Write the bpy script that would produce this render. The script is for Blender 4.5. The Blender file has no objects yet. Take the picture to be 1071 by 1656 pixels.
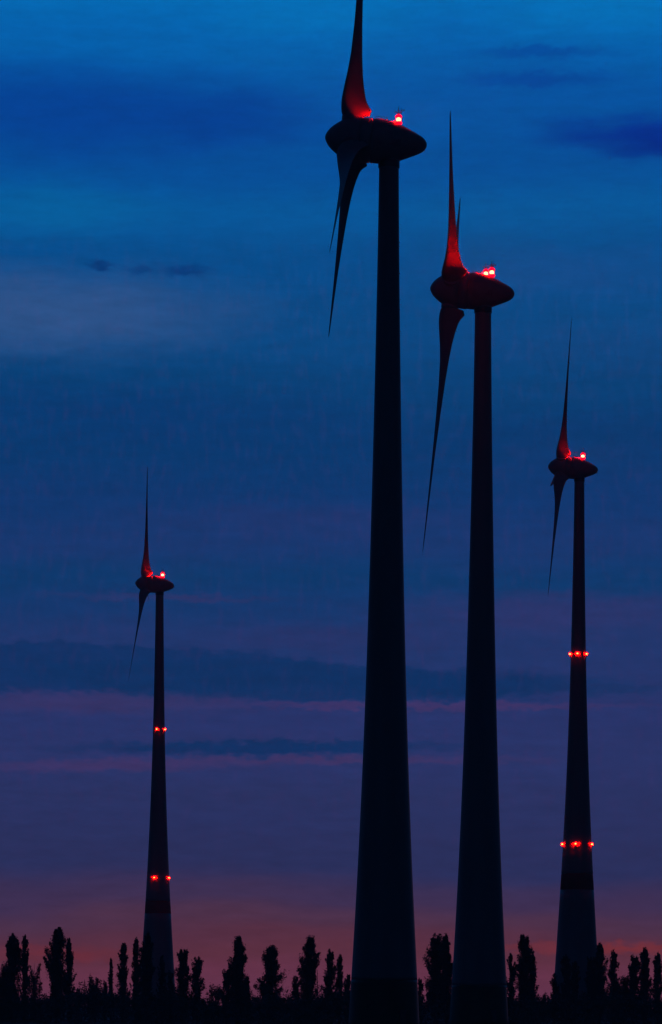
import bpy, math, random
import numpy as np
from mathutils import Matrix, Vector
R = math.radians
S = bpy.context.scene
C = S.collection

# ------------------------------------------------------------------ camera
F = 6120.0            # focal length in pixels of the 1071 x 1656 photograph
CX, CY = 535.5, 1628.0
CAMZ = 4.2
ROLL = R(0.33)
cd = bpy.data.cameras.new('camera'); cam = bpy.data.objects.new('camera', cd); C.objects.link(cam)
cd.sensor_fit = 'VERTICAL'; cd.sensor_height = 36.0; cd.sensor_width = 36.0
cd.lens = 36.0 * F / 1656.0
cd.shift_y = (CY - 828.0) / 1656.0
cd.clip_start = 1.0; cd.clip_end = 60000.0
cam.matrix_world = Matrix.Translation((0, 0, CAMZ)) @ Matrix.Rotation(R(90), 4, 'X') @ Matrix.Rotation(ROLL, 4, 'Z')
S.camera = cam

# ------------------------------------------------------------------ world
W = bpy.data.worlds.new('World'); S.world = W; W.use_nodes = True
nt = W.node_tree; N = nt.nodes; L = nt.links
for n in list(N): N.remove(n)
def lin(c):
    c = c / 255.0
    return c / 12.92 if c <= 0.04045 else ((c + 0.055) / 1.055) ** 2.4
def rgb(r, g, b): return (lin(r), lin(g), lin(b), 1.0)
def val(x):
    n = N.new('ShaderNodeValue'); n.outputs[0].default_value = x; return n.outputs[0]
def mth(op, a, b=None, c=None, clamp=False):
    n = N.new('ShaderNodeMath'); n.operation = op; n.use_clamp = clamp
    for i, v in enumerate((a, b, c)):
        if v is None: continue
        if isinstance(v, (int, float)): n.inputs[i].default_value = v
        else: L.new(v, n.inputs[i])
    return n.outputs[0]
def mixc(f, a, b, mode='MIX'):
    n = N.new('ShaderNodeMix'); n.data_type = 'RGBA'; n.blend_type = mode
    for s, v in ((n.inputs[0], f), (n.inputs[6], a), (n.inputs[7], b)):
        if isinstance(v, (int, float)): s.default_value = v
        elif isinstance(v, tuple): s.default_value = v
        else: L.new(v, s)
    return n.outputs[2]
def smooth(x, a, b, lo=0.0, hi=1.0):
    n = N.new('ShaderNodeMapRange'); n.interpolation_type = 'SMOOTHSTEP'
    L.new(x, n.inputs[0])
    for i, v in enumerate((a, b, lo, hi)): n.inputs[i + 1].default_value = v
    return n.outputs[0]
tc = N.new('ShaderNodeTexCoord')
sx = N.new('ShaderNodeSeparateXYZ'); L.new(tc.outputs['Generated'], sx.inputs[0])
X, Y, Z = sx.outputs
EL = mth('MULTIPLY', mth('ARCSINE', Z), 180 / math.pi)
AZ = mth('MULTIPLY', mth('ARCTAN2', X, Y), 180 / math.pi)
ELQ = lambda y: math.degrees(math.atan((CY - y) / F))      # elevation of a height in the view
AZQ = lambda x: math.degrees(math.atan((x - CX) / F))
def noise(sc_az, sc_el, scale, detail, off=0.0, rough=0.55):
    cb = N.new('ShaderNodeCombineXYZ')
    L.new(mth('MULTIPLY_ADD', AZ, sc_az, off), cb.inputs[0]); L.new(mth('MULTIPLY', EL, sc_el), cb.inputs[1])
    cb.inputs[2].default_value = off * 1.7
    n = N.new('ShaderNodeTexNoise'); L.new(cb.outputs[0], n.inputs['Vector'])
    n.inputs['Scale'].default_value = scale; n.inputs['Detail'].default_value = detail
    n.inputs['Roughness'].default_value = rough
    return n.outputs['Fac']
# colour by elevation
stops = [(-100, (6, 8, 12)), (-1, (40, 24, 36)), (0.05, (98, 50, 74)), (0.45, (100, 50, 72)), (0.75, (92, 47, 64)), (1.0, (86, 46, 66)),
         (1.3, (76, 48, 74)), (1.6, (60, 46, 82)), (2.1, (38, 46, 92)), (3.0, (37, 48, 98)), (3.8, (37, 50, 104)),
         (4.6, (35, 50, 106)), (5.3, (28, 52, 108)), (5.9, (12, 54, 110)), (6.4, (2, 56, 110)), (7.0, (18, 54, 112)), (7.6, (8, 54, 112)),
         (8.4, (0, 56, 112)), (9.3, (0, 64, 120)), (10.2, (2, 72, 132)), (11.2, (0, 76, 140)), (11.9, (0, 86, 154)), (12.6, (0, 78, 152)),
         (13.5, (0, 82, 160)), (14.3, (0, 96, 172)), (15.2, (0, 108, 182)), (20, (0, 92, 170)), (35, (0, 58, 124)), (90, (0, 30, 78))]
rp = N.new('ShaderNodeValToRGB'); rp.color_ramp.interpolation = 'EASE'
elw = mth('ADD', EL, mth('MULTIPLY', mth('SUBTRACT', noise(0.25, 1.0, 0.6, 3, 3.1), 0.5), 1.1))
# piecewise warp so that the low sky gets most of the ramp
def posn(e): return 0.0 if e < -50 else (0.05 + (e + 1) / 16.2 * 0.8 if e <= 15.2 else 0.85 + (e - 15.2) / 74.8 * 0.15)
lo = mth('MULTIPLY_ADD', elw, 0.8 / 16.2, 0.05 + 0.8 / 16.2)
hi = mth('MULTIPLY_ADD', elw, 0.15 / 74.8, 0.85 - 15.2 * 0.15 / 74.8)
L.new(mth('MINIMUM', lo, hi), rp.inputs[0])
el = rp.color_ramp.elements
while len(el) > 1: el.remove(el[-1])
el[0].position = 0.0; el[0].color = rgb(*stops[0][1])
for e, c in stops[1:]:
    k = el.new(min(1.0, posn(e))); k.color = rgb(*c)
col = rp.outputs[0]
# soft cloud banks, each a warped ellipse of its own size, height and colour
WA = mth('MULTIPLY_ADD', mth('SUBTRACT', noise(0.5, 1.6, 1.0, 4, 11.0), 0.5), 1.6, AZ)
WE = mth('MULTIPLY_ADD', mth('SUBTRACT', noise(0.9, 3.0, 1.3, 5, 23.0), 0.5), 0.55, EL)
WE2 = mth('MULTIPLY_ADD', mth('SUBTRACT', noise(1.5, 3.2, 2.4, 7, 5.0, 0.6), 0.5), 0.34, EL)
def cloud(col, x, y, w, h, color, k, edge=0.3, slope=0.0, fine=False, pw=1.0):
    a0, e0 = AZQ(x), ELQ(y); wa, he = math.degrees(w / F), math.degrees(h / F)
    u = mth('DIVIDE', mth('SUBTRACT', WA, a0), wa)
    v = mth('DIVIDE', mth('SUBTRACT', mth('MULTIPLY_ADD', AZ, -slope, WE2 if fine else WE), e0 - slope * a0), he)
    d = mth('SQRT', mth('ADD', mth('MULTIPLY', u, u), mth('MULTIPLY', v, v)))
    m = smooth(d, edge, 1.0, k, 0.0)
    return mixc(m, col, rgb(*color))
clouds = [
 # x, y, half width, half height, colour, strength, edge, slope, fine
 (120, 190, 520, 110, (0, 62, 146), .85, .1, 0, False),
 (390, 195, 220, 60, (0, 58, 142), .6, .1, 0, False),
 (90, 345, 260, 60, (0, 96, 158), .75, .1, 0, False),
 (60, 510, 440, 100, (48, 84, 138), .8, .1, 0, False),
 (900, 440, 330, 60, (18, 74, 138), .5, .1, 0, False),
 (960, 560, 300, 60, (16, 68, 128), .4, .1, 0, False),
 (520, 20, 260, 60, (0, 112, 184), .7, .1, 0, False),
 (960, 10, 300, 70, (0, 116, 188), .6, .1, 0, False),
 (870, 86, 160, 15, (0, 68, 150), .75, .2, 0, True),
 (850, 129, 190, 17, (0, 66, 150), .8, .2, 0, True),
 (1060, 222, 270, 46, (0, 44, 138), .95, .1, -.02, False),
 (1090, 245, 160, 30, (0, 34, 124), .7, .1, 0, False),
 (150, 434, 40, 9, (0, 54, 116), .95, .1, 0, True),
 (215, 438, 36, 10, (0, 62, 126), .8, .1, 0, True),
 (290, 438, 60, 15, (0, 56, 120), .9, .1, 0, True),
 (150, 670, 700, 70, (0, 54, 112), .6, .1, 0, False),
 (500, 840, 420, 40, (32, 52, 110), .55, .1, 0, False),
 (900, 990, 420, 50, (48, 50, 106), .6, .1, 0, False),
 (560, 1030, 330, 34, (40, 48, 102), .5, .1, 0, False),
 (270, 969, 260, 8, (46, 50, 104), .6, .1, -.01, True),
 (100, 1084, 520, 44, (2, 47, 100), .85, .78, -.012, True),
 (420, 1101, 440, 37, (2, 47, 99), .85, .75, -.02, True),
 (740, 1106, 300, 34, (0, 46, 98), .95, .35, 0, True),
 (960, 1112, 200, 16, (12, 48, 100), .7, .2, 0, True),
 (150, 1140, 330, 26, (58, 50, 100), .6, .1, 0, True),
 (700, 1141, 460, 9, (66, 50, 102), .7, .15, 0, True),
 (430, 1209, 420, 16, (2, 46, 98), .95, .4, .012, True),
 (180, 1240, 340, 15, (66, 50, 100), .65, .15, .02, True),
 (560, 1229, 420, 10, (66, 50, 100), .65, .15, 0, True),
 (480, 1290, 600, 40, (38, 48, 96), .4, .1, 0, False),
 (480, 1440, 600, 34, (60, 48, 84), .4, .1, 0, False),
 (90, 1545, 150, 20, (112, 42, 52), .6, .1, 0, True),
 (980, 1532, 260, 14, (122, 45, 50), .75, .1, .0, True),
]
for c in clouds: col = cloud(col, *c)
# cloud cover around the rest of the sky, so that it goes on outside the view
far = smooth(mth('ABSOLUTE', AZ), 7.0, 25.0)
streak = smooth(noise(0.06, 0.3, 1.4, 6, 40.0), 0.48, 0.68)
col = mixc(mth('MULTIPLY', mth('MULTIPLY', streak, far), 0.6), col, rgb(0, 44, 92))
# very faint streaky unevenness of thin high cloud
fs = noise(0.8, 3.4, 2.0, 8, 70.0, 0.68)
fv = mth('MULTIPLY_ADD', mth('SUBTRACT', fs, 0.5), 0.5, 1.0)
cb = N.new('ShaderNodeCombineColor')
for i in range(3): L.new(fv, cb.inputs[i])
col = mixc(1.0, col, cb.outputs[0], 'MULTIPLY')
mot = smooth(noise(3.0, 1.1, 3.0, 4, 130.0, 0.6), 0.46, 0.74, 0.0, 0.006)
cbm = N.new('ShaderNodeCombineColor'); L.new(mot, cbm.inputs[0]); L.new(mth('MULTIPLY', mot, -0.15), cbm.inputs[1])
band = mth('MULTIPLY', smooth(EL, 1.0, 4.0), smooth(EL, 10.5, 12.0, 1.0, 0.0))
col = mixc(band, col, cbm.outputs[0], 'ADD')
# the afterglow side is bright, the sky opposite the sunset is nearly night
cs = mth('COSINE', mth('MULTIPLY', AZ, math.pi / 180))
hz = mth('SUBTRACT', 1.0, smooth(EL, 25, 85))
fall = mth('MULTIPLY_ADD', smooth(cs, 0.45, 0.99), 0.91, 0.09)
fall = mth('MULTIPLY_ADD', mth('SUBTRACT', fall, 0.06), hz, 0.06)
cb = N.new('ShaderNodeCombineColor')
for i in range(3): L.new(fall, cb.inputs[i])
col = mixc(1.0, col, cb.outputs[0], 'MULTIPLY')
# the physical twilight sky underneath
sky = N.new('ShaderNodeTexSky'); sky.sky_type = 'NISHITA'; sky.sun_disc = False
sky.sun_elevation = R(-4.0); sky.sun_rotation = R(12.0)
bg2 = N.new('ShaderNodeBackground'); L.new(sky.outputs[0], bg2.inputs[0]); bg2.inputs[1].default_value = 0.02
bg = N.new('ShaderNodeBackground'); L.new(col, bg.inputs[0]); bg.inputs[1].default_value = 1.0
ad = N.new('ShaderNodeAddShader'); L.new(bg.outputs[0], ad.inputs[0]); L.new(bg2.outputs[0], ad.inputs[1])
wo = N.new('ShaderNodeOutputWorld'); L.new(ad.outputs[0], wo.inputs['Surface'])
W.cycles.sampling_method = 'MANUAL'; W.cycles.sample_map_resolution = 1024

# ------------------------------------------------------------------ last light of the set sun
sd = bpy.data.lights.new('sun', 'SUN'); sun = bpy.data.objects.new('sun', sd); C.objects.link(sun)
sd.energy = 0.012; sd.angle = R(12); sd.color = (1.0, 0.45, 0.5)
sun.rotation_euler = (R(88.5), 0, R(180 - 24))        # low over the fields behind the trees, a little right

vs = S.view_settings
vs.view_transform = 'Standard'; vs.look = 'None'; vs.gamma = 1.0; vs.exposure = 0.0; vs.use_curve_mapping = False
S.render.engine = 'CYCLES'
cy = S.cycles
cy.use_denoising = True
cy.max_bounces = 4; cy.diffuse_bounces = 2; cy.glossy_bounces = 2; cy.transmission_bounces = 4; cy.transparent_max_bounces = 8
cy.volume_bounces = 0
cy.sample_clamp_indirect = 4.0

# ------------------------------------------------------------------ helpers
def unpix(px, py, D):
    """point at distance D on the sight line through a photograph pixel"""
    u, v = px - CX, CY - py
    u0 = u * math.cos(ROLL) - v * math.sin(ROLL)
    v0 = u * math.sin(ROLL) + v * math.cos(ROLL)
    return Vector((u0 * D / F, D, CAMZ + v0 * D / F))
def mat(name, base, rough=0.5, noise_scale=1.0, dirt=0.25, dirtcol=None, bump=0.0, streak=False, metal=0.0):
    m = bpy.data.materials.new(name); m.use_nodes = True
    t = m.node_tree; b = t.nodes['Principled BSDF']
    b.inputs['Roughness'].default_value = rough; b.inputs['Metallic'].default_value = metal
    tcn = t.nodes.new('ShaderNodeTexCoord'); mp = t.nodes.new('ShaderNodeMapping')
    t.links.new(tcn.outputs['Object'], mp.inputs[0])
    if streak: mp.inputs['Scale'].default_value = (1, 1, 0.08)
    nz = t.nodes.new('ShaderNodeTexNoise'); nz.inputs['Scale'].default_value = noise_scale; nz.inputs['Detail'].default_value = 6
    t.links.new(mp.outputs[0], nz.inputs['Vector'])
    cr = t.nodes.new('ShaderNodeMapRange'); cr.inputs[1].default_value = 0.35; cr.inputs[2].default_value = 0.75
    cr.inputs[3].default_value = 0.0; cr.inputs[4].default_value = dirt
    t.links.new(nz.outputs['Fac'], cr.inputs[0])
    mx = t.nodes.new('ShaderNodeMix'); mx.data_type = 'RGBA'
    mx.inputs[6].default_value = (*base, 1)
    dc = dirtcol or tuple(c * 0.35 for c in base); mx.inputs[7].default_value = (*dc, 1)
    t.links.new(cr.outputs[0], mx.inputs[0]); t.links.new(mx.outputs[2], b.inputs['Base Color'])
    if bump:
        bp = t.nodes.new('ShaderNodeBump'); bp.inputs['Strength'].default_value = bump
        t.links.new(nz.outputs['Fac'], bp.inputs['Height']); t.links.new(bp.outputs[0], b.inputs['Normal'])
    return m
def mat_lens(name, power, g, b, narrow=False):
    m = bpy.data.materials.new(name); m.use_nodes = True
    p = m.node_tree.nodes['Principled BSDF']
    p.inputs['Base Color'].default_value = (0.4, 0.01, 0.01, 1); p.inputs['Roughness'].default_value = 0.15
    p.inputs['Emission Color'].default_value = (1.0, g, b, 1)
    # the ribbed lens throws most of its light in a flat fan
    t = m.node_tree; ge = t.nodes.new('ShaderNodeNewGeometry')
    def M2(op, a, b=None, c=None):
        n = t.nodes.new('ShaderNodeMath'); n.operation = op
        for i, v in enumerate((a, b, c)):
            if v is None: continue
            if isinstance(v, (int, float)): n.inputs[i].default_value = v
            else: t.links.new(v, n.inputs[i])
        return n.outputs[0]
    sp = t.nodes.new('ShaderNodeSeparateXYZ'); t.links.new(ge.outputs['Incoming'], sp.inputs[0])
    zz = M2('DIVIDE', sp.outputs[2], FAN_W)
    tot = M2('MULTIPLY_ADD', M2('EXPONENT', M2('MULTIPLY', M2('MULTIPLY', zz, zz), -1.0)), power, power * (.035 if narrow else .15))
    t.links.new(tot, p.inputs['Emission Strength'])
    return m
FAN_W = 0.27
def mat_leaf(name, col):
    m = bpy.data.materials.new(name); m.use_nodes = True
    t = m.node_tree; b = t.nodes['Principled BSDF']; b.inputs['Roughness'].default_value = 0.6
    tcn = t.nodes.new('ShaderNodeTexCoord'); nz = t.nodes.new('ShaderNodeTexNoise'); nz.inputs['Scale'].default_value = 0.7
    nz.inputs['Detail'].default_value = 4
    t.links.new(tcn.outputs['Object'], nz.inputs['Vector'])
    mx = t.nodes.new('ShaderNodeMix'); mx.data_type = 'RGBA'
    mx.inputs[6].default_value = (*[c * 0.6 for c in col], 1); mx.inputs[7].default_value = (*[c * 1.5 for c in col], 1)
    t.links.new(nz.outputs['Fac'], mx.inputs[0]); t.links.new(mx.outputs[2], b.inputs['Base Color'])
    return m
def mesh(name, vs_, fs_, m, smooth_=False):
    me = bpy.data.meshes.new(name); me.from_pydata([tuple(v) for v in vs_], [], [tuple(f) for f in fs_])
    me.materials.append(m)
    if smooth_: me.polygons.foreach_set('use_smooth', [True] * len(me.polygons))
    me.update(); return me
def link(name, me, parent=None, M=None):
    o = bpy.data.objects.new(name, me); C.objects.link(o)
    if parent: o.parent = parent
    if M is not None: o.matrix_basis = M
    return o
def tag(o, label=None, cat=None, group=None, kind=None):
    for k, v in (('label', label), ('category', cat), ('group', group), ('kind', kind)):
        if v: o[k] = v
    return o
def lathe(prof, n=48, axis='Z', cap=True):
    """prof: list of (position along axis, radius)"""
    V, Fc = [], []
    for s, r in prof:
        for i in range(n):
            a = 2 * math.pi * i / n
            V.append((r * math.cos(a), r * math.sin(a), s) if axis == 'Z' else (s, r * math.cos(a), r * math.sin(a)))
    k = len(prof)
    for j in range(k - 1):
        for i in range(n):
            a, b = j * n + i, j * n + (i + 1) % n
            Fc.append((a, b, b + n, a + n))
    if cap:
        Fc.append(tuple(range(n))[::-1]); Fc.append(tuple((k - 1) * n + i for i in range(n)))
    return V, Fc
class MB:
    def __init__(s): s.v, s.f = [], []
    def add(s, V, Fc, M=None):
        o = len(s.v)
        s.v += [tuple(M @ Vector(v)) for v in V] if M is not None else list(V)
        s.f += [tuple(i + o for i in f) for f in Fc]; return s
    def box(s, c, d, M=None):
        x, y, z = d[0] / 2, d[1] / 2, d[2] / 2
        V = [(c[0] + a * x, c[1] + b * y, c[2] + e * z) for a in (-1, 1) for b in (-1, 1) for e in (-1, 1)]
        return s.add(V, [(0, 1, 3, 2), (4, 6, 7, 5), (0, 4, 5, 1), (2, 3, 7, 6), (0, 2, 6, 4), (1, 5, 7, 3)], M)
    def tube(s, p, q, r0, r1=None, n=6):
        p, q = Vector(p), Vector(q); r1 = r0 if r1 is None else r1
        d = (q - p); Ln = d.length
        M = Matrix.Translation(p) @ d.to_track_quat('Z', 'Y').to_matrix().to_4x4()
        return s.add(*lathe([(0, r0), (Ln, r1)], n), M)
    def mesh(s, name, m, sm=False): return mesh(name, s.v, s.f, m, sm)

# ------------------------------------------------------------------ materials
M_TOWER = mat('tower_paint', (0.32, 0.33, 0.34), 0.55, 0.35, 0.35, streak=True)
M_SHELL = mat('nacelle_paint', (0.32, 0.33, 0.34), 0.5, 0.6, 0.25)
M_BLADE = mat('blade_paint', (0.30, 0.31, 0.32), 0.75, 0.4, 0.2)
M_GREEN = mat('green_base_paint', (0.05, 0.11, 0.06), 0.55, 0.5, 0.4)
M_RED = mat('red_band_paint', (0.62, 0.02, 0.018), 0.5, 0.5, 0.3)
M_STEEL = mat('dark_steel', (0.10, 0.10, 0.105), 0.45, 3.0, 0.4, metal=0.6)
M_LENS = mat_lens('nacelle_lamp_glow', 1900.0, 1.6e-3, 6e-4, True)
M_LENS_S = mat_lens('tower_lamp_glow', 1500.0, 1.1e-3, 2e-4)
M_LENS_W = mat_lens('weak_lamp_glow', 150.0, 3.0e-3, 3e-4)
M_LEAF = mat_leaf('poplar_leaves', (0.035, 0.055, 0.022))
M_LEAF2 = mat_leaf('shrub_leaves', (0.04, 0.058, 0.022))
M_BARK = mat('bark', (0.09, 0.07, 0.055), 0.9, 2.0, 0.5, bump=0.3)
M_SOIL = mat('field_soil', (0.05, 0.045, 0.03), 0.95, 0.15, 0.6, dirtcol=(0.03, 0.045, 0.018), bump=0.4)
M_DOOR = mat('door_paint', (0.12, 0.14, 0.13), 0.5, 1.5, 0.3)

# ------------------------------------------------------------------ ground
def ground():
    ys = [-400, 0, 200, 400, 560, 700, 800, 900, 1000, 1200, 1600, 2400, 4000, 9000, 30000]
    xs = [-30000, -8000, -2500, -900, -400, -200, -100, 0, 100, 200, 400, 900, 2500, 8000, 30000]
    V = [(x, y, 0.0 if abs(x) < 900 and y < 2400 else random.Random(int(x + y)).uniform(-1.5, 0)) for y in ys for x in xs]
    n = len(xs)
    Fc = [(j * n + i, j * n + i + 1, (j + 1) * n + i + 1, (j + 1) * n + i) for j in range(len(ys) - 1) for i in range(n - 1)]
    return link('ground', mesh('ground', V, Fc, M_SOIL))
tag(ground(), 'flat dark farmland under the wind turbines and poplars', kind='structure')

# ------------------------------------------------------------------ wind turbines
NAC = [(0, .02), (.08, .42), (.3, .85), (.7, 1.42), (1.27, 1.95), (1.9, 2.42), (2.65, 2.88), (3.4, 3.18), (4.4, 3.32), (5.45, 3.38)]
GEN = [(5.55, 3.30), (5.57, 3.44), (6.6, 3.50), (7.3, 3.50), (7.32, 3.42)]
TAIL = [(7.38, 3.40), (7.42, 3.45), (8.6, 3.46), (9.6, 3.42), (10.4, 3.30), (11.0, 3.12), (12.2, 2.72), (13.3, 2.24), (14.3, 1.80), (15.1, 1.42), (15.6, 1.10), (15.95, .74), (16.15, .38), (16.22, .02)]
S0 = 10.2; SR = 4.1; TILT = R(4.5)
def blade_mesh(Rt, k):
    """radial along +Z, +X downwind; leading edge upwind"""
    # r/R(for a 50.5 m rotor), leading offset, trailing offset, sine of twist, thickness ratio
    st = [(2.6, -1.25, 1.25, 1, 1.0), (3.5, -1.45, 1.6, .97, .8), (3.9, -1.75, 2.9, .96, .5), (4.8, -1.9, 3.25, .95, .4), (5.7, -1.95, 2.6, .93, .36),
          (6.2, -1.95, 2.35, .92, .33), (6.8, -1.9, 2.2, .9, .31), (8.4, -1.75, 1.95, .84, .28), (10.5, -1.5, 1.8, .74, .26),
          (13.5, -1.2, 1.7, .62, .24), (18, -.95, 1.6, .5, .22), (24, -.8, 1.45, .4, .2), (31, -.65, 1.15, .33, .19), (38, -.5, .9, .28, .18),
          (44, -.4, .65, .26, .17), (48.2, -.3, .42, .26, .16), (50.2, -.16, .18, .26, .16), (50.5, -.05, .05, .26, .2)]
    n = 16; V = []
    for r, le, te, sn, th in st:
        c = te - le; cn = math.sqrt(max(0, 1 - sn * sn))
        rr = r if r < 10 else 10 + (r - 10) * (Rt / k - 10) / 40.5
        for i in range(n):
            a = 2 * math.pi * i / n
            q = (1 + math.cos(a)) / 2                      # 1 at the trailing edge
            round_ = math.sin(a) * 0.5
            foil = math.copysign(1, math.sin(a)) * 2.6 * (0.2969 * math.sqrt(q) - 0.126 * q - 0.3516 * q * q + 0.2843 * q ** 3 - 0.1036 * q ** 4)
            w = min(1, max(0, (r - 3.0) / 2.5))
            y = (round_ * (1 - w) + foil * w) * th * c
            ch = le + q * c
            V.append(((ch * sn - y * cn) * k, (ch * cn + y * sn) * k, rr * k))
    Fc = []
    for j in range(len(st) - 1):
        for i in range(n):
            a, b = j * n + i, j * n + (i + 1) % n
            Fc.append((a, b, b + n, a + n))
    Fc.append(tuple((len(st) - 1) * n + i for i in range(n)))
    return mesh('blade', V, Fc, M_BLADE, True)
PA = [(0, 5.78), (2, 5.6), (6.9, 5.27), (16.7, 4.79), (24, 4.45), (32.4, 4.09), (40, 3.75), (48.1, 3.43), (57, 3.14), (65.8, 2.89), (81.5, 2.52), (97.6, 2.18), (112.8, 1.89), (124.6, 1.70), (137.4, 1.57)]
PB = [(0, 6.5), (8.7, 6.0), (18.5, 5.42), (31, 4.66), (39, 4.16), (49.8, 3.57), (60, 3.14), (70, 2.78), (82, 2.38), (92.6, 2.06), (101, 1.87), (120, 1.56), (142, 1.29)]
def prad(P, z):
    return float(np.interp(z, [p[0] for p in P], [p[1] for p in P]))
def segm(P, z0, z1, off=0.0):
    zs = sorted({z0, z1} | {p[0] for p in P if z0 < p[0] < z1} | set(np.arange(math.ceil(z0), z1, 4.0)))
    # cubic-ish smoothing through a small polynomial fit of log radius
    return [(z, float(np.exp(np.polyval(P_FIT[id(P)], z / 140))) + off) for z in zs]
P_FIT = {id(P): np.polyfit([p[0] / 140 for p in P], [math.log(p[1]) for p in P], 5) for P in (PA, PB)}
cache = {}
def shared(key, fn):
    if key not in cache: cache[key] = fn()
    return cache[key]
def lamp_meshes():
    b = MB(); b.add(*lathe([(-.62, .10), (-.60, .32), (-.52, .32), (-.46, .20), (-.402, .20)], 20))
    l = MB(); l.add(*lathe([(-.04, .10), (.02, .19), (.09, .255), (.21, .285), (.33, .255), (.40, .19), (.46, .10)], 24))
    return b.mesh('warning_light', M_SHELL), l
LB, LL = lamp_meshes()
_r = MB(); _r.tube((0, 0, 0), (0, 0, .9), .075, .03, 8)  # invented rods that catch the red lamp light, standing in for its rays
ROD = _r.mesh('ray_rod', M_SHELL, True)
M_HALO = bpy.data.materials.new('red_halo_glow'); M_HALO.use_nodes = True  # glowing shells added above and below the lens, standing in for its bloom halo
_p = M_HALO.node_tree.nodes['Principled BSDF']; _p.inputs['Base Color'].default_value = (.5, .01, .01, 1); _p.inputs['Roughness'].default_value = .2
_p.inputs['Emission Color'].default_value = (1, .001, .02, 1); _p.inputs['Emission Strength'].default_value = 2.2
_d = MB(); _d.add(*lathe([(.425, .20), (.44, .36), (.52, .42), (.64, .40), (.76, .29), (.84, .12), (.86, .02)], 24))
HALO_T = _d.mesh('upper_halo', M_HALO, True)
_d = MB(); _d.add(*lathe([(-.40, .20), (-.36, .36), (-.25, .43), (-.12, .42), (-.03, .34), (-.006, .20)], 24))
HALO_B = _d.mesh('lower_halo', M_HALO, True)
_d = MB(); _d.add(*lathe([(-.40, .14), (-.3, .16), (-.05, .16), (-.045, .12)], 16))
BASE_S = _d.mesh('lamp_base', M_SHELL, True)
LENS_A = LL.mesh('lens', M_LENS, True); LENS_S = LL.mesh('lens', M_LENS_S, True); LENS_W = LL.mesh('lens', M_LENS_W, True)
def turbine(px, py, D, P, k, Rt, ztop, yaw, phase, label, lamps, ring_angles=None, green=False):
    base = unpix(px, py, D); base.z = 0
    root = bpy.data.objects.new('wind_turbine', None); C.objects.link(root); root.location = base
    root.rotation_euler = (0, 0, R(yaw)); root.empty_display_size = 3
    tag(root, label, 'wind turbine', 'wind turbines with red night lights')
    kind = id(P)
    # tower and its painted bands
    cuts = [(8.5, ztop - .75)] if green else [(0, 35.0), (39.2, ztop - .75)]
    tw = MB()
    for a, b in cuts: tw.add(*lathe(segm(P, a, b), 64))
    tower = link('tower', tw.mesh('tower', M_TOWER, False), root)
    me = tower.data
    me.polygons.foreach_set('use_smooth', [len(p.vertices) == 4 for p in me.polygons])
    def band(name, a, b, m):
        x = mesh(name, *lathe(segm(P, a, b), 64), m); x.polygons.foreach_set('use_smooth', [len(p.vertices) == 4 for p in x.polygons])
        return link(name, x, tower)
    if green:
        band('painted_base', 0, 8.5, M_GREEN)
    else:
        band('red_band', 35.0, 39.2, M_RED)
    rt = prad(P, ztop)
    col_ = MB(); col_.add(*lathe([(ztop - .745, rt + .14 * k), (ztop + .25, rt + .14 * k), (ztop + .3, rt * 1.0)], 48))
    c_ = link('yaw_collar', col_.mesh('yaw_collar', M_STEEL), root)
    # door with steps at the foot of the tower (away from the field path)
    d = MB(); r0 = float(np.exp(np.polyval(P_FIT[kind], 1.4 / 140)))
    Mz = Matrix.Rotation(R(-60), 4, 'Z')
    d.box((r0 + .02, 0, 2.6), (.35, 1.1, 2.3), Mz)
    dr = link('door', d.mesh('door', M_DOOR), root)
    st = MB()
    for i in range(7): st.box((r0 + .5 + .28 * i, 0, 1.35 - .2 * i), (.3, 1.0, .06), Mz)
    for sy in (-.5, .5): st.add(*lathe([(0, .03), (2.2, .03)], 6), Mz @ Matrix.Translation((r0 + .4, sy, .2)))
    link('steps', st.mesh('steps', M_STEEL), root)
    # machine house: everything below lives on the tilted shaft axis
    zax = ztop + 3.30 * k
    A = Matrix.Translation((0, 0, zax)) @ Matrix.Rotation(TILT, 4, 'Y')
    sc = lambda pr: [((s - S0) * k, r * k) for s, r in pr]
    def shell(nm, pr):
        x = mesh(nm, *lathe(sc(pr), 64, 'X'), M_SHELL)
        x.polygons.foreach_set('use_smooth', [len(p.vertices) == 4 for p in x.polygons]); return x
    sp = link('spinner', shared(('sp', kind), lambda: shell('spinner', NAC)), root, A)
    gn = link('generator_ring', shared(('gn', kind), lambda: shell('generator_ring', GEN)), root, A)
    link('bearing_drum', shared(('bd', kind), lambda: shell('bearing_drum', [(5.2, 3.22), (7.6, 3.22)])), root, A)
    ta = link('nacelle', shared(('ta', kind), lambda: shell('nacelle', TAIL)), root, A)
    # neck between nacelle and tower
    nk = MB(); nk.add(*lathe([(-3.0 * k, rt + .05), (-2.2 * k, rt + .25 * k)], 40))
    link('nacelle_neck', nk.mesh('nacelle_neck', M_SHELL), root, Matrix.Translation((0, 0, zax)))
    # roof hatch, rails and the sensor mast
    h = MB(); h.box(((8.6 - S0) * k, 0, 3.48 * k), (1.1 * k, .9 * k, .16 * k))
    link('roof_hatch', h.mesh('roof_hatch', M_SHELL), ta)
    for yy in (-.75, .75):
        rl = MB()
        for x in (7.8, 8.7, 9.6): rl.tube(((x - S0) * k, yy * k, 3.3 * k), ((x - S0) * k, yy * k, 3.75 * k), .035)
        rl.tube(((7.8 - S0) * k, yy * k, 3.75 * k), ((9.6 - S0) * k, yy * k, 3.75 * k), .035)
        link('roof_rail', rl.mesh('roof_rail', M_STEEL), ta)
    v = MB()
    for i in range(7): v.box(((10.1 + i * .3 - S0) * k, -2.93 * k + i * .05, -.55 * k), (.08, .55 * k, 1.0 * k))
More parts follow.
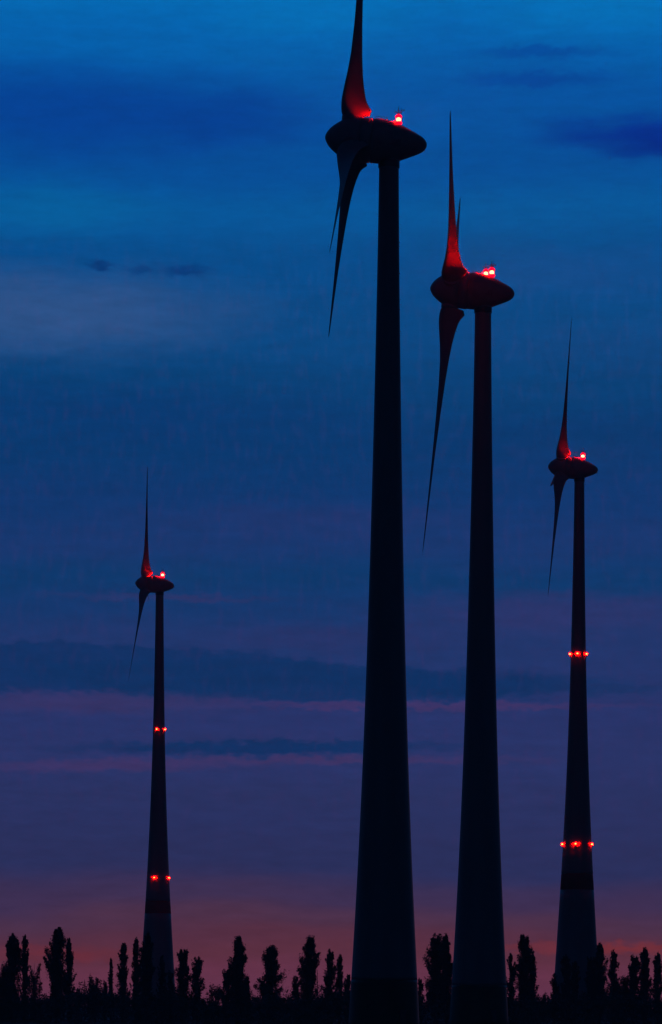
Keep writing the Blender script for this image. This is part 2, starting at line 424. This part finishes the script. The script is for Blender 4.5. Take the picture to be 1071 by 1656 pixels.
    vent = link('vent_louvre', v.mesh('vent_louvre', M_STEEL), ta)
    ms = MB(); xm = (11.72 - S0) * k
    ms.tube((xm, .5, 2.7 * k), (xm, .5, 5.7 * k), .06, .04); ms.tube((xm - .45, .5, 5.25 * k), (xm + .45, .5, 5.25 * k), .03)
    for q in (-.45, .45): ms.tube((xm + q, .5, 5.25 * k), (xm + q, .5, 5.5 * k), .05, .08)
    link('wind_sensor_mast', ms.mesh('wind_sensor_mast', M_STEEL), ta)
    for b in range(3):
        M = A @ Matrix.Translation(((SR - S0) * k, 0, 0)) @ Matrix.Rotation(R(phase + 120 * b), 4, 'X') @ Matrix.Rotation(R(-1.5), 4, 'Y')
        bl = link('blade', shared(('bl', kind), lambda: blade_mesh(Rt, k)), root, M)
        rg = shared(('rg', kind), lambda: mesh('root_ring', *lathe([(2.9 * k, 1.62 * k), (3.55 * k, 1.62 * k), (3.6 * k, 1.5 * k)], 32), M_SHELL))
        link('root_ring', rg, bl)
    # warning lights on the roof, upright
    for s, hgt, yy, ln, sz in lamps:  # sz enlarges the lamp heads to stand in for their bloom
        pos = A @ Vector(((s - S0) * k, yy, hgt * k))
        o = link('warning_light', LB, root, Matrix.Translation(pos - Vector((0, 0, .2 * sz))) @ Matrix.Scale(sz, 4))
        link('lens', ln, o); link('upper_halo', HALO_T, o); link('lower_halo', HALO_B, o)
        f = A.inverted() @ pos
        if ln is LENS_A:
            for q, (ax, ay, lr) in enumerate(((0, 0, 1.0), (48, 10, .8), (-46, -12, .8), (70, 40, .6), (-70, 30, .6))):  # added rods fanned out like light rays around the lamp
                sp_ = link('ray_rod', ROD, o, Matrix.Translation((0, 0, .86)) @ Matrix.Rotation(R(ax), 4, 'Y') @ Matrix.Rotation(R(ay), 4, 'X') @ Matrix.Scale(lr, 4))
        leg = MB(); leg.tube((f.x, f.y, (np.interp((f.x / k) + S0, [p[0] for p in TAIL], [p[1] for p in TAIL]) - .15) * k), (f.x, f.y, f.z - .75 * sz), .07)
        link('lamp_post', leg.mesh('lamp_post', M_STEEL), ta)
    if ring_angles:
        for z in (96.5, 46.9):
            rr = float(np.exp(np.polyval(P_FIT[kind], z / 140)))
            for a in ring_angles:
                ang = R(-90 + a - yaw)
                p = Vector(((rr + .28) * math.cos(ang), (rr + .28) * math.sin(ang), z - .15))
                o = link('warning_light', LB, root, Matrix.Translation(p) @ Matrix.Scale(.78, 4)); link('lens', LENS_S, o); link('upper_halo', HALO_T, o); link('lamp_base', BASE_S, o)
                br = MB(); br.box((rr + .12, 0, z - .72), (.5, .12, .08), Matrix.Rotation(ang, 4, 'Z'))
                link('bracket', br.mesh('bracket', M_STEEL), root)
    return root
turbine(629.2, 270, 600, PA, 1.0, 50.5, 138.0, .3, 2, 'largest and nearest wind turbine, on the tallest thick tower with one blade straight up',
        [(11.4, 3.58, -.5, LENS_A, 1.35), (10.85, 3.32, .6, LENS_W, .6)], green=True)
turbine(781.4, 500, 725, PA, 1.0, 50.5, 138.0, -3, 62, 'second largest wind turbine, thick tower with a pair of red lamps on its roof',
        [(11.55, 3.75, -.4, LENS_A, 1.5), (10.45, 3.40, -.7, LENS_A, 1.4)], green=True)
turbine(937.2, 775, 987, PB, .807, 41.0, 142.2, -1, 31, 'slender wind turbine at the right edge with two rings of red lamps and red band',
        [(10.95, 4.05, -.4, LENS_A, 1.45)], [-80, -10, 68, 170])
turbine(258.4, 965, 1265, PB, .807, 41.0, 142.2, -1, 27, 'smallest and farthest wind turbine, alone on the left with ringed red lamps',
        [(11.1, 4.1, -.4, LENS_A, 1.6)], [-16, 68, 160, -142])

# ------------------------------------------------------------------ trees
def leaves_mesh(name, pts, sizes, m, seed):
    rg = np.random.default_rng(seed); n = len(pts)
    a = rg.normal(size=(n, 3)); a /= np.linalg.norm(a, axis=1)[:, None]
    b = rg.normal(size=(n, 3)); b -= (a * b).sum(1)[:, None] * a; b /= np.linalg.norm(b, axis=1)[:, None]
    s = sizes[:, None]
    q = np.stack([pts - a * s * .9, pts - b * s * .45 + a * s * .1, pts + a * s * .9, pts + b * s * .45 - a * s * .05], 1).reshape(-1, 3)
    me = bpy.data.meshes.new(name); me.vertices.add(4 * n); me.vertices.foreach_set('co', q.astype('f').ravel())
    me.loops.add(4 * n); me.loops.foreach_set('vertex_index', np.arange(4 * n, dtype='i'))
    me.polygons.add(n); me.polygons.foreach_set('loop_start', np.arange(0, 4 * n, 4, dtype='i'))
    me.materials.append(m); me.update(calc_edges=True); return me
def tree(px, py, wpx, D, label, kind='poplar', seed=0, lean=0.0, density=1.0, group='poplars in the row behind the near turbines', low=.12):
    rd = random.Random(seed * 7 + 5); rg = np.random.default_rng(seed + 100)
    top = unpix(px, py, D); H = top.z; Wd = 1.74 * wpx * D / F
    root = bpy.data.objects.new({'poplar': 'poplar_tree', 'bush': 'shrub', 'round': 'broadleaf_tree'}[kind], None)
    C.objects.link(root); root.location = (top.x - lean * H, D, 0)
    tag(root, label, {'poplar': 'poplar', 'bush': 'shrub', 'round': 'tree'}[kind], group)
    tr = MB(); pts, sz = [], []
    p0 = Vector((0, 0, -.3)); p = p0; segs = 7
    path = [p0]
    for i in range(1, segs + 1):
        t = i / segs
        path.append(Vector((lean * H * t + rd.uniform(-.05, .05) * Wd, rd.uniform(-.05, .05) * Wd, H * .95 * t)))
    path[-1].x = lean * H
    r0 = .018 * H
    for i in range(segs): tr.tube(path[i], path[i + 1], r0 * (1 - .93 * i / segs), r0 * (1 - .93 * (i + 1) / segs), 7)
    s0, s1, s2 = rd.uniform(.3, .5), rd.uniform(.65, 1.0), [rd.uniform(.8, 1.12) for _ in range(9)]
    def shape(t):
        a = 1 - (1 - s1) * ((s0 - t) / s0) if t < s0 else max(.05, 1 - ((t - s0) / (1.02 - s0)) ** 2.0) ** .75
        f = t * 8; i = min(7, int(f)); return a * (s2[i] * (1 - f + i) + s2[i + 1] * (f - i))
    def at(t):
        t = min(.999, max(0, t)) * segs; i = int(t); return path[i].lerp(path[i + 1], t - i)
    nl = int({'poplar': 70, 'bush': 9, 'round': 16}[kind] * (1 if kind != 'poplar' else max(.7, H / 18)))
    for j in range(nl):
        t = low + (1 - low) * ((j + rd.random()) / nl) ** .95
        if kind == 'poplar':
            env = Wd * .5 * shape(t)
            ln = H * rd.uniform(.13, .24) * (1.15 - .6 * t)
            out = env * rd.uniform(.2, 1.05); az = rd.uniform(0, 2 * math.pi)
            a = at(t - .06); tip = at(t) + Vector((math.cos(az) * out, math.sin(az) * out, ln * .7))
            if j > nl - 3: tip = at(.97) + Vector((rd.uniform(-.2, .2) * Wd, rd.uniform(-.2, .2) * Wd, H * rd.uniform(-.03, .035)))
            tip.z = min(tip.z, H * 1.01); rad = Wd * rd.uniform(.07, .19) * (1.2 - .5 * t); vert = 1.7
        else:
            az = rd.uniform(0, 2 * math.pi); ph = rd.uniform(.1, 1)
            a = at(t * .6); tip = Vector((math.cos(az) * Wd * .45 * (1 - .35 * t), math.sin(az) * Wd * .4, H * (.25 + .72 * t)))
            rad = Wd * rd.uniform(.12, .22); vert = 1.2
        tr.tube(a, tip, r0 * .3 * (1.1 - t), .02, 4)
        n = int(170 * density * (1 if kind == 'poplar' else 1.4) * max(.35, (Wd / 3.5) ** 1.3) * max(.4, (H / 18)) * rd.uniform(.6, 1.2))
        u = rg.random(n) ** .8
        base = np.array(a)[None, :] * (1 - u)[:, None] + np.array(tip)[None, :] * u[:, None]
        q = rg.normal(size=(n, 3)); q /= np.linalg.norm(q, axis=1)[:, None]
        q *= (rg.random(n) ** .4 * np.where(rg.random(n) < .18, 1.6, 1))[:, None] * (rad * (1.25 - .7 * u))[:, None]; q[:, 2] *= vert
        pts.append(base + q); sz.append(rg.uniform(.12, .30, n))
    P_ = np.concatenate(pts); Sz = np.concatenate(sz)
    keep = (P_[:, 2] > .2) & (P_[:, 2] < H * 1.02)
    # small gaps through which the sky shows
    g = np.sin(P_[:, 0] * 2.1 + seed) * np.sin(P_[:, 2] * 1.3 + seed * 2) * np.sin(P_[:, 1] * 1.7 + 1)
    keep &= ~((g > .42) & (rg.random(len(P_)) < .8))
    link('trunk', tr.mesh('trunk', M_BARK), root)
    link('crown', leaves_mesh('crown', P_[keep], Sz[keep], M_LEAF if kind == 'poplar' else M_LEAF2, seed), root)
    return root
def snag(px, py, D, label, seed):
    rd = random.Random(seed); top = unpix(px, py, D); H = top.z
    root = bpy.data.objects.new('dead_tree', None); C.objects.link(root); root.location = (top.x, D, 0)
    tag(root, label, 'dead tree', 'bare dead stems in the tree row')
    m = MB(); m.tube((0, 0, -.2), (.05, 0, H * .6), .16, .10, 6); m.tube((.05, 0, H * .6), (0, 0, H), .10, .05, 6)
    link('trunk', m.mesh('trunk', M_BARK), root)
    for i in range(6):
        z = H * rd.uniform(.55, .92); a = rd.choice((-1, 1)); ln = rd.uniform(.4, 1.1)
        b = MB(); b.tube((.02, 0, z), (a * ln * .5, rd.uniform(-.4, .4), z + ln), .05, .02, 4)
        link('branch', b.mesh('branch', M_BARK), root)
T = [  # x, top, width, distance, label, kind, lean, density
 (20, 1512, 25, 880, 'tall dark poplar with a broad ragged crown, the farthest left', 'poplar', .0, 1.1),
 (40.5, 1511, 11, 870, 'very narrow poplar standing close against the farthest left broad poplar', 'poplar', 0, 1.1),
 (4, 1556, 24, 860, 'round leafy tree cut by the left edge of the picture', 'round', 0, 2.2),
 (56, 1552, 17, 895, 'loose thin-crowned tree just right of the very narrow left poplar', 'round', 0, 1.2),
 (92, 1502, 26, 880, 'tallest poplar of the row, dense crown, left of the far turbine', 'poplar', 0, 1.2),
 (112, 1518, 15, 890, 'slim poplar leaning on the right side of the tallest left poplar', 'poplar', 0, 1.0),
 (154, 1576, 17, 880, 'small rounded tree alone in the low gap left of the far turbine', 'round', 0, 2.2),
 (180, 1548, 9, 885, 'thin wispy poplar with see-through crown left of an oval-topped poplar', 'poplar', 0, .8),
 (170, 1586, 9, 870, 'shortest little poplar at the foot of the wispy thin poplar', 'poplar', 0, .8),
 (200, 1525, 17, 895, 'oval-topped see-through poplar standing free left of the far turbine', 'poplar', 0, .75),
 (222, 1517, 14, 880, 'narrow dark poplar touching the left side of the far turbine tree pair', 'poplar', 0, 1.1),
 (238, 1510, 19, 870, 'dense tall poplar covering the left foot of the farthest turbine tower', 'poplar', 0, 1.2),
 (263, 1546, 12, 900, 'poplar silhouetted in front of the farthest turbine tower', 'poplar', 0, 1.1),
 (276, 1570, 13, 890, 'short poplar at the right foot of the farthest turbine tower', 'poplar', 0, 1.1),
 (297, 1533, 22, 885, 'airy poplar just right of the farthest turbine tower', 'poplar', 0, .8),
 (319, 1549, 19, 880, 'medium poplar with a shrub arching out on its right side', 'poplar', 0, 1.0),
 (341, 1590, 26, 870, 'low shrub with a branch arching out to the right', 'bush', 0, 1.8),
 (385, 1516, 27, 880, 'tall broad poplar in the middle left with bushy skirts on both sides', 'poplar', 0, 1.25),
 (366, 1566, 16, 875, 'small poplar at the left skirt of the middle left broad poplar', 'poplar', 0, 1.1),
 (398, 1578, 15, 870, 'small poplar at the right skirt of the middle left broad poplar', 'poplar', 0, 1.1),
 (437, 1531, 31, 890, 'broad cone-shaped poplar standing alone with lobed sides', 'poplar', 0, 1.0),
 (478, 1578, 15, 885, 'short round poplar left of the leaning oval poplar', 'poplar', 0, 1.1),
 (502, 1515, 25, 880, 'tall oval poplar leaning slightly right with a slim foot', 'poplar', .02, .95),
 (535, 1537, 17, 890, 'slim poplar, left one of the close pair beside the nearest tower', 'poplar', .02, .95),
 (550, 1544, 14, 885, 'slim poplar, right one of the close pair beside the nearest tower', 'poplar', .01, .95),
 (563, 1574, 12, 890, 'poplar half hidden behind the left side of the nearest tower', 'poplar', 0, 1.0),
 (680, 1582, 11, 890, 'small slim poplar against the right side of the nearest tower', 'poplar', 0, 1.0),
 (706, 1512, 27, 885, 'tall full poplar, left half of the merged pair between the two thick towers', 'poplar', 0, 1.0),
 (723, 1512, 21, 880, 'tall poplar, right half of the merged pair between the two thick towers', 'poplar', 0, 1.0),
 (827, 1540, 13, 890, 'slender poplar directly right of the second thick tower', 'poplar', 0, 1.0),
 (848, 1512, 24, 880, 'tallest poplar between the second thick tower and the right turbine', 'poplar', 0, 1.15),
 (862, 1538, 14, 875, 'shorter poplar merged into the right flank of the tall one', 'poplar', 0, 1.0),
 (880, 1603, 18, 870, 'low scrubby bush left of the right turbine tower', 'bush', 0, 1.5),
 (897, 1575, 14, 890, 'poplar touching the left edge of the right turbine tower', 'poplar', 0, 1.1),
 (916, 1545, 18, 895, 'dark poplar in front of the left half of the right turbine tower', 'poplar', 0, 1.2),
 (930, 1552, 13, 890, 'narrow poplar in front of the middle of the right turbine tower', 'poplar', 0, 1.2),
 (954, 1548, 15, 885, 'poplar in front of the right edge of the right turbine tower', 'poplar', 0, 1.2),
 (971, 1527, 21, 880, 'tall poplar hard against the right side of the right turbine tower', 'poplar', 0, 1.1),
 (993, 1537, 14, 890, 'slim poplar with a blunt top right of the right turbine', 'poplar', .01, 1.0),
 (1006, 1575, 24, 885, 'low broad tree filling the gap beside the slim blunt poplar', 'round', 0, 2.4),
 (1025, 1545, 19, 890, 'left and lower poplar of the merged pair near the right edge', 'poplar', 0, 1.2),
 (1043, 1533, 19, 880, 'right and taller poplar of the merged pair near the right edge', 'poplar', 0, 1.1),
 (1064, 1541, 17, 885, 'last slim poplar at the right edge of the picture', 'poplar', 0, 1.0),
]
for i, (x, y, w, D, lab, kd, ln, de) in enumerate(T):
    tree(x, y, w, D, lab, kd, seed=i + 3, lean=ln, density=de,
         group={'poplar': 'poplars in the row behind the near turbines', 'bush': 'shrubs in the tree row', 'round': 'round trees in the row'}[kd])
snag(64.5, 1562, 865, 'thin bare stem right of the loose thin-crowned tree', 1)
snag(137, 1584, 865, 'thin bare stem alone in the low gap at the left', 2)
snag(513.5, 1568, 868, 'thin bare stem just right of the leaning oval poplar', 3)

# undergrowth along the whole row
def undergrowth():
    rg = np.random.default_rng(9); pts = []; sz = []
    X0, X1 = -125, 125
    for k in range(1500):
        x = rg.uniform(X0, X1); d = rg.uniform(845, 925)
        h = 6.3 + .9 * math.sin(x * .11 + 1) + .7 * math.sin(x * .31) + rg.normal() * .55
        if rg.random() < .07: h += rg.uniform(.4, 1.6)
        w = rg.uniform(1.0, 2.6); n = 110
        q = rg.normal(size=(n, 3)); q /= np.linalg.norm(q, axis=1)[:, None]; q *= (rg.random(n) ** .4)[:, None]
        zc = h - 1.6
        pts.append(np.stack([x + q[:, 0] * w, d + q[:, 1] * w, np.where(rg.random(n) < .5, rg.random(n) * zc, zc + q[:, 2] * 1.6)], 1))
        sz.append(rg.uniform(.18, .42, n))
    o = link('undergrowth', leaves_mesh('undergrowth', np.concatenate(pts), np.concatenate(sz), M_LEAF2, 5))
    tag(o, 'dark tangled undergrowth along the foot of the poplar row', 'undergrowth', kind='stuff')
undergrowth()

# ------------------------------------------------------------------ thin evening haze
def haze():
    m = bpy.data.materials.new('haze'); m.use_nodes = True; t = m.node_tree
    t.nodes.remove(t.nodes['Principled BSDF'])
    v = t.nodes.new('ShaderNodeVolumePrincipled'); v.inputs['Density'].default_value = HAZE
    v.inputs['Color'].default_value = (.9, .92, .95, 1); v.inputs['Anisotropy'].default_value = .5
    t.links.new(v.outputs[0], t.nodes['Material Output'].inputs['Volume'])
    b = MB(); b.box((0, 500, 100), (1400, 2400, 204))
    o = link('haze', b.mesh('haze', m)); tag(o, 'thin evening haze over the wind farm', kind='stuff')
HAZE = 5.5e-5
haze()
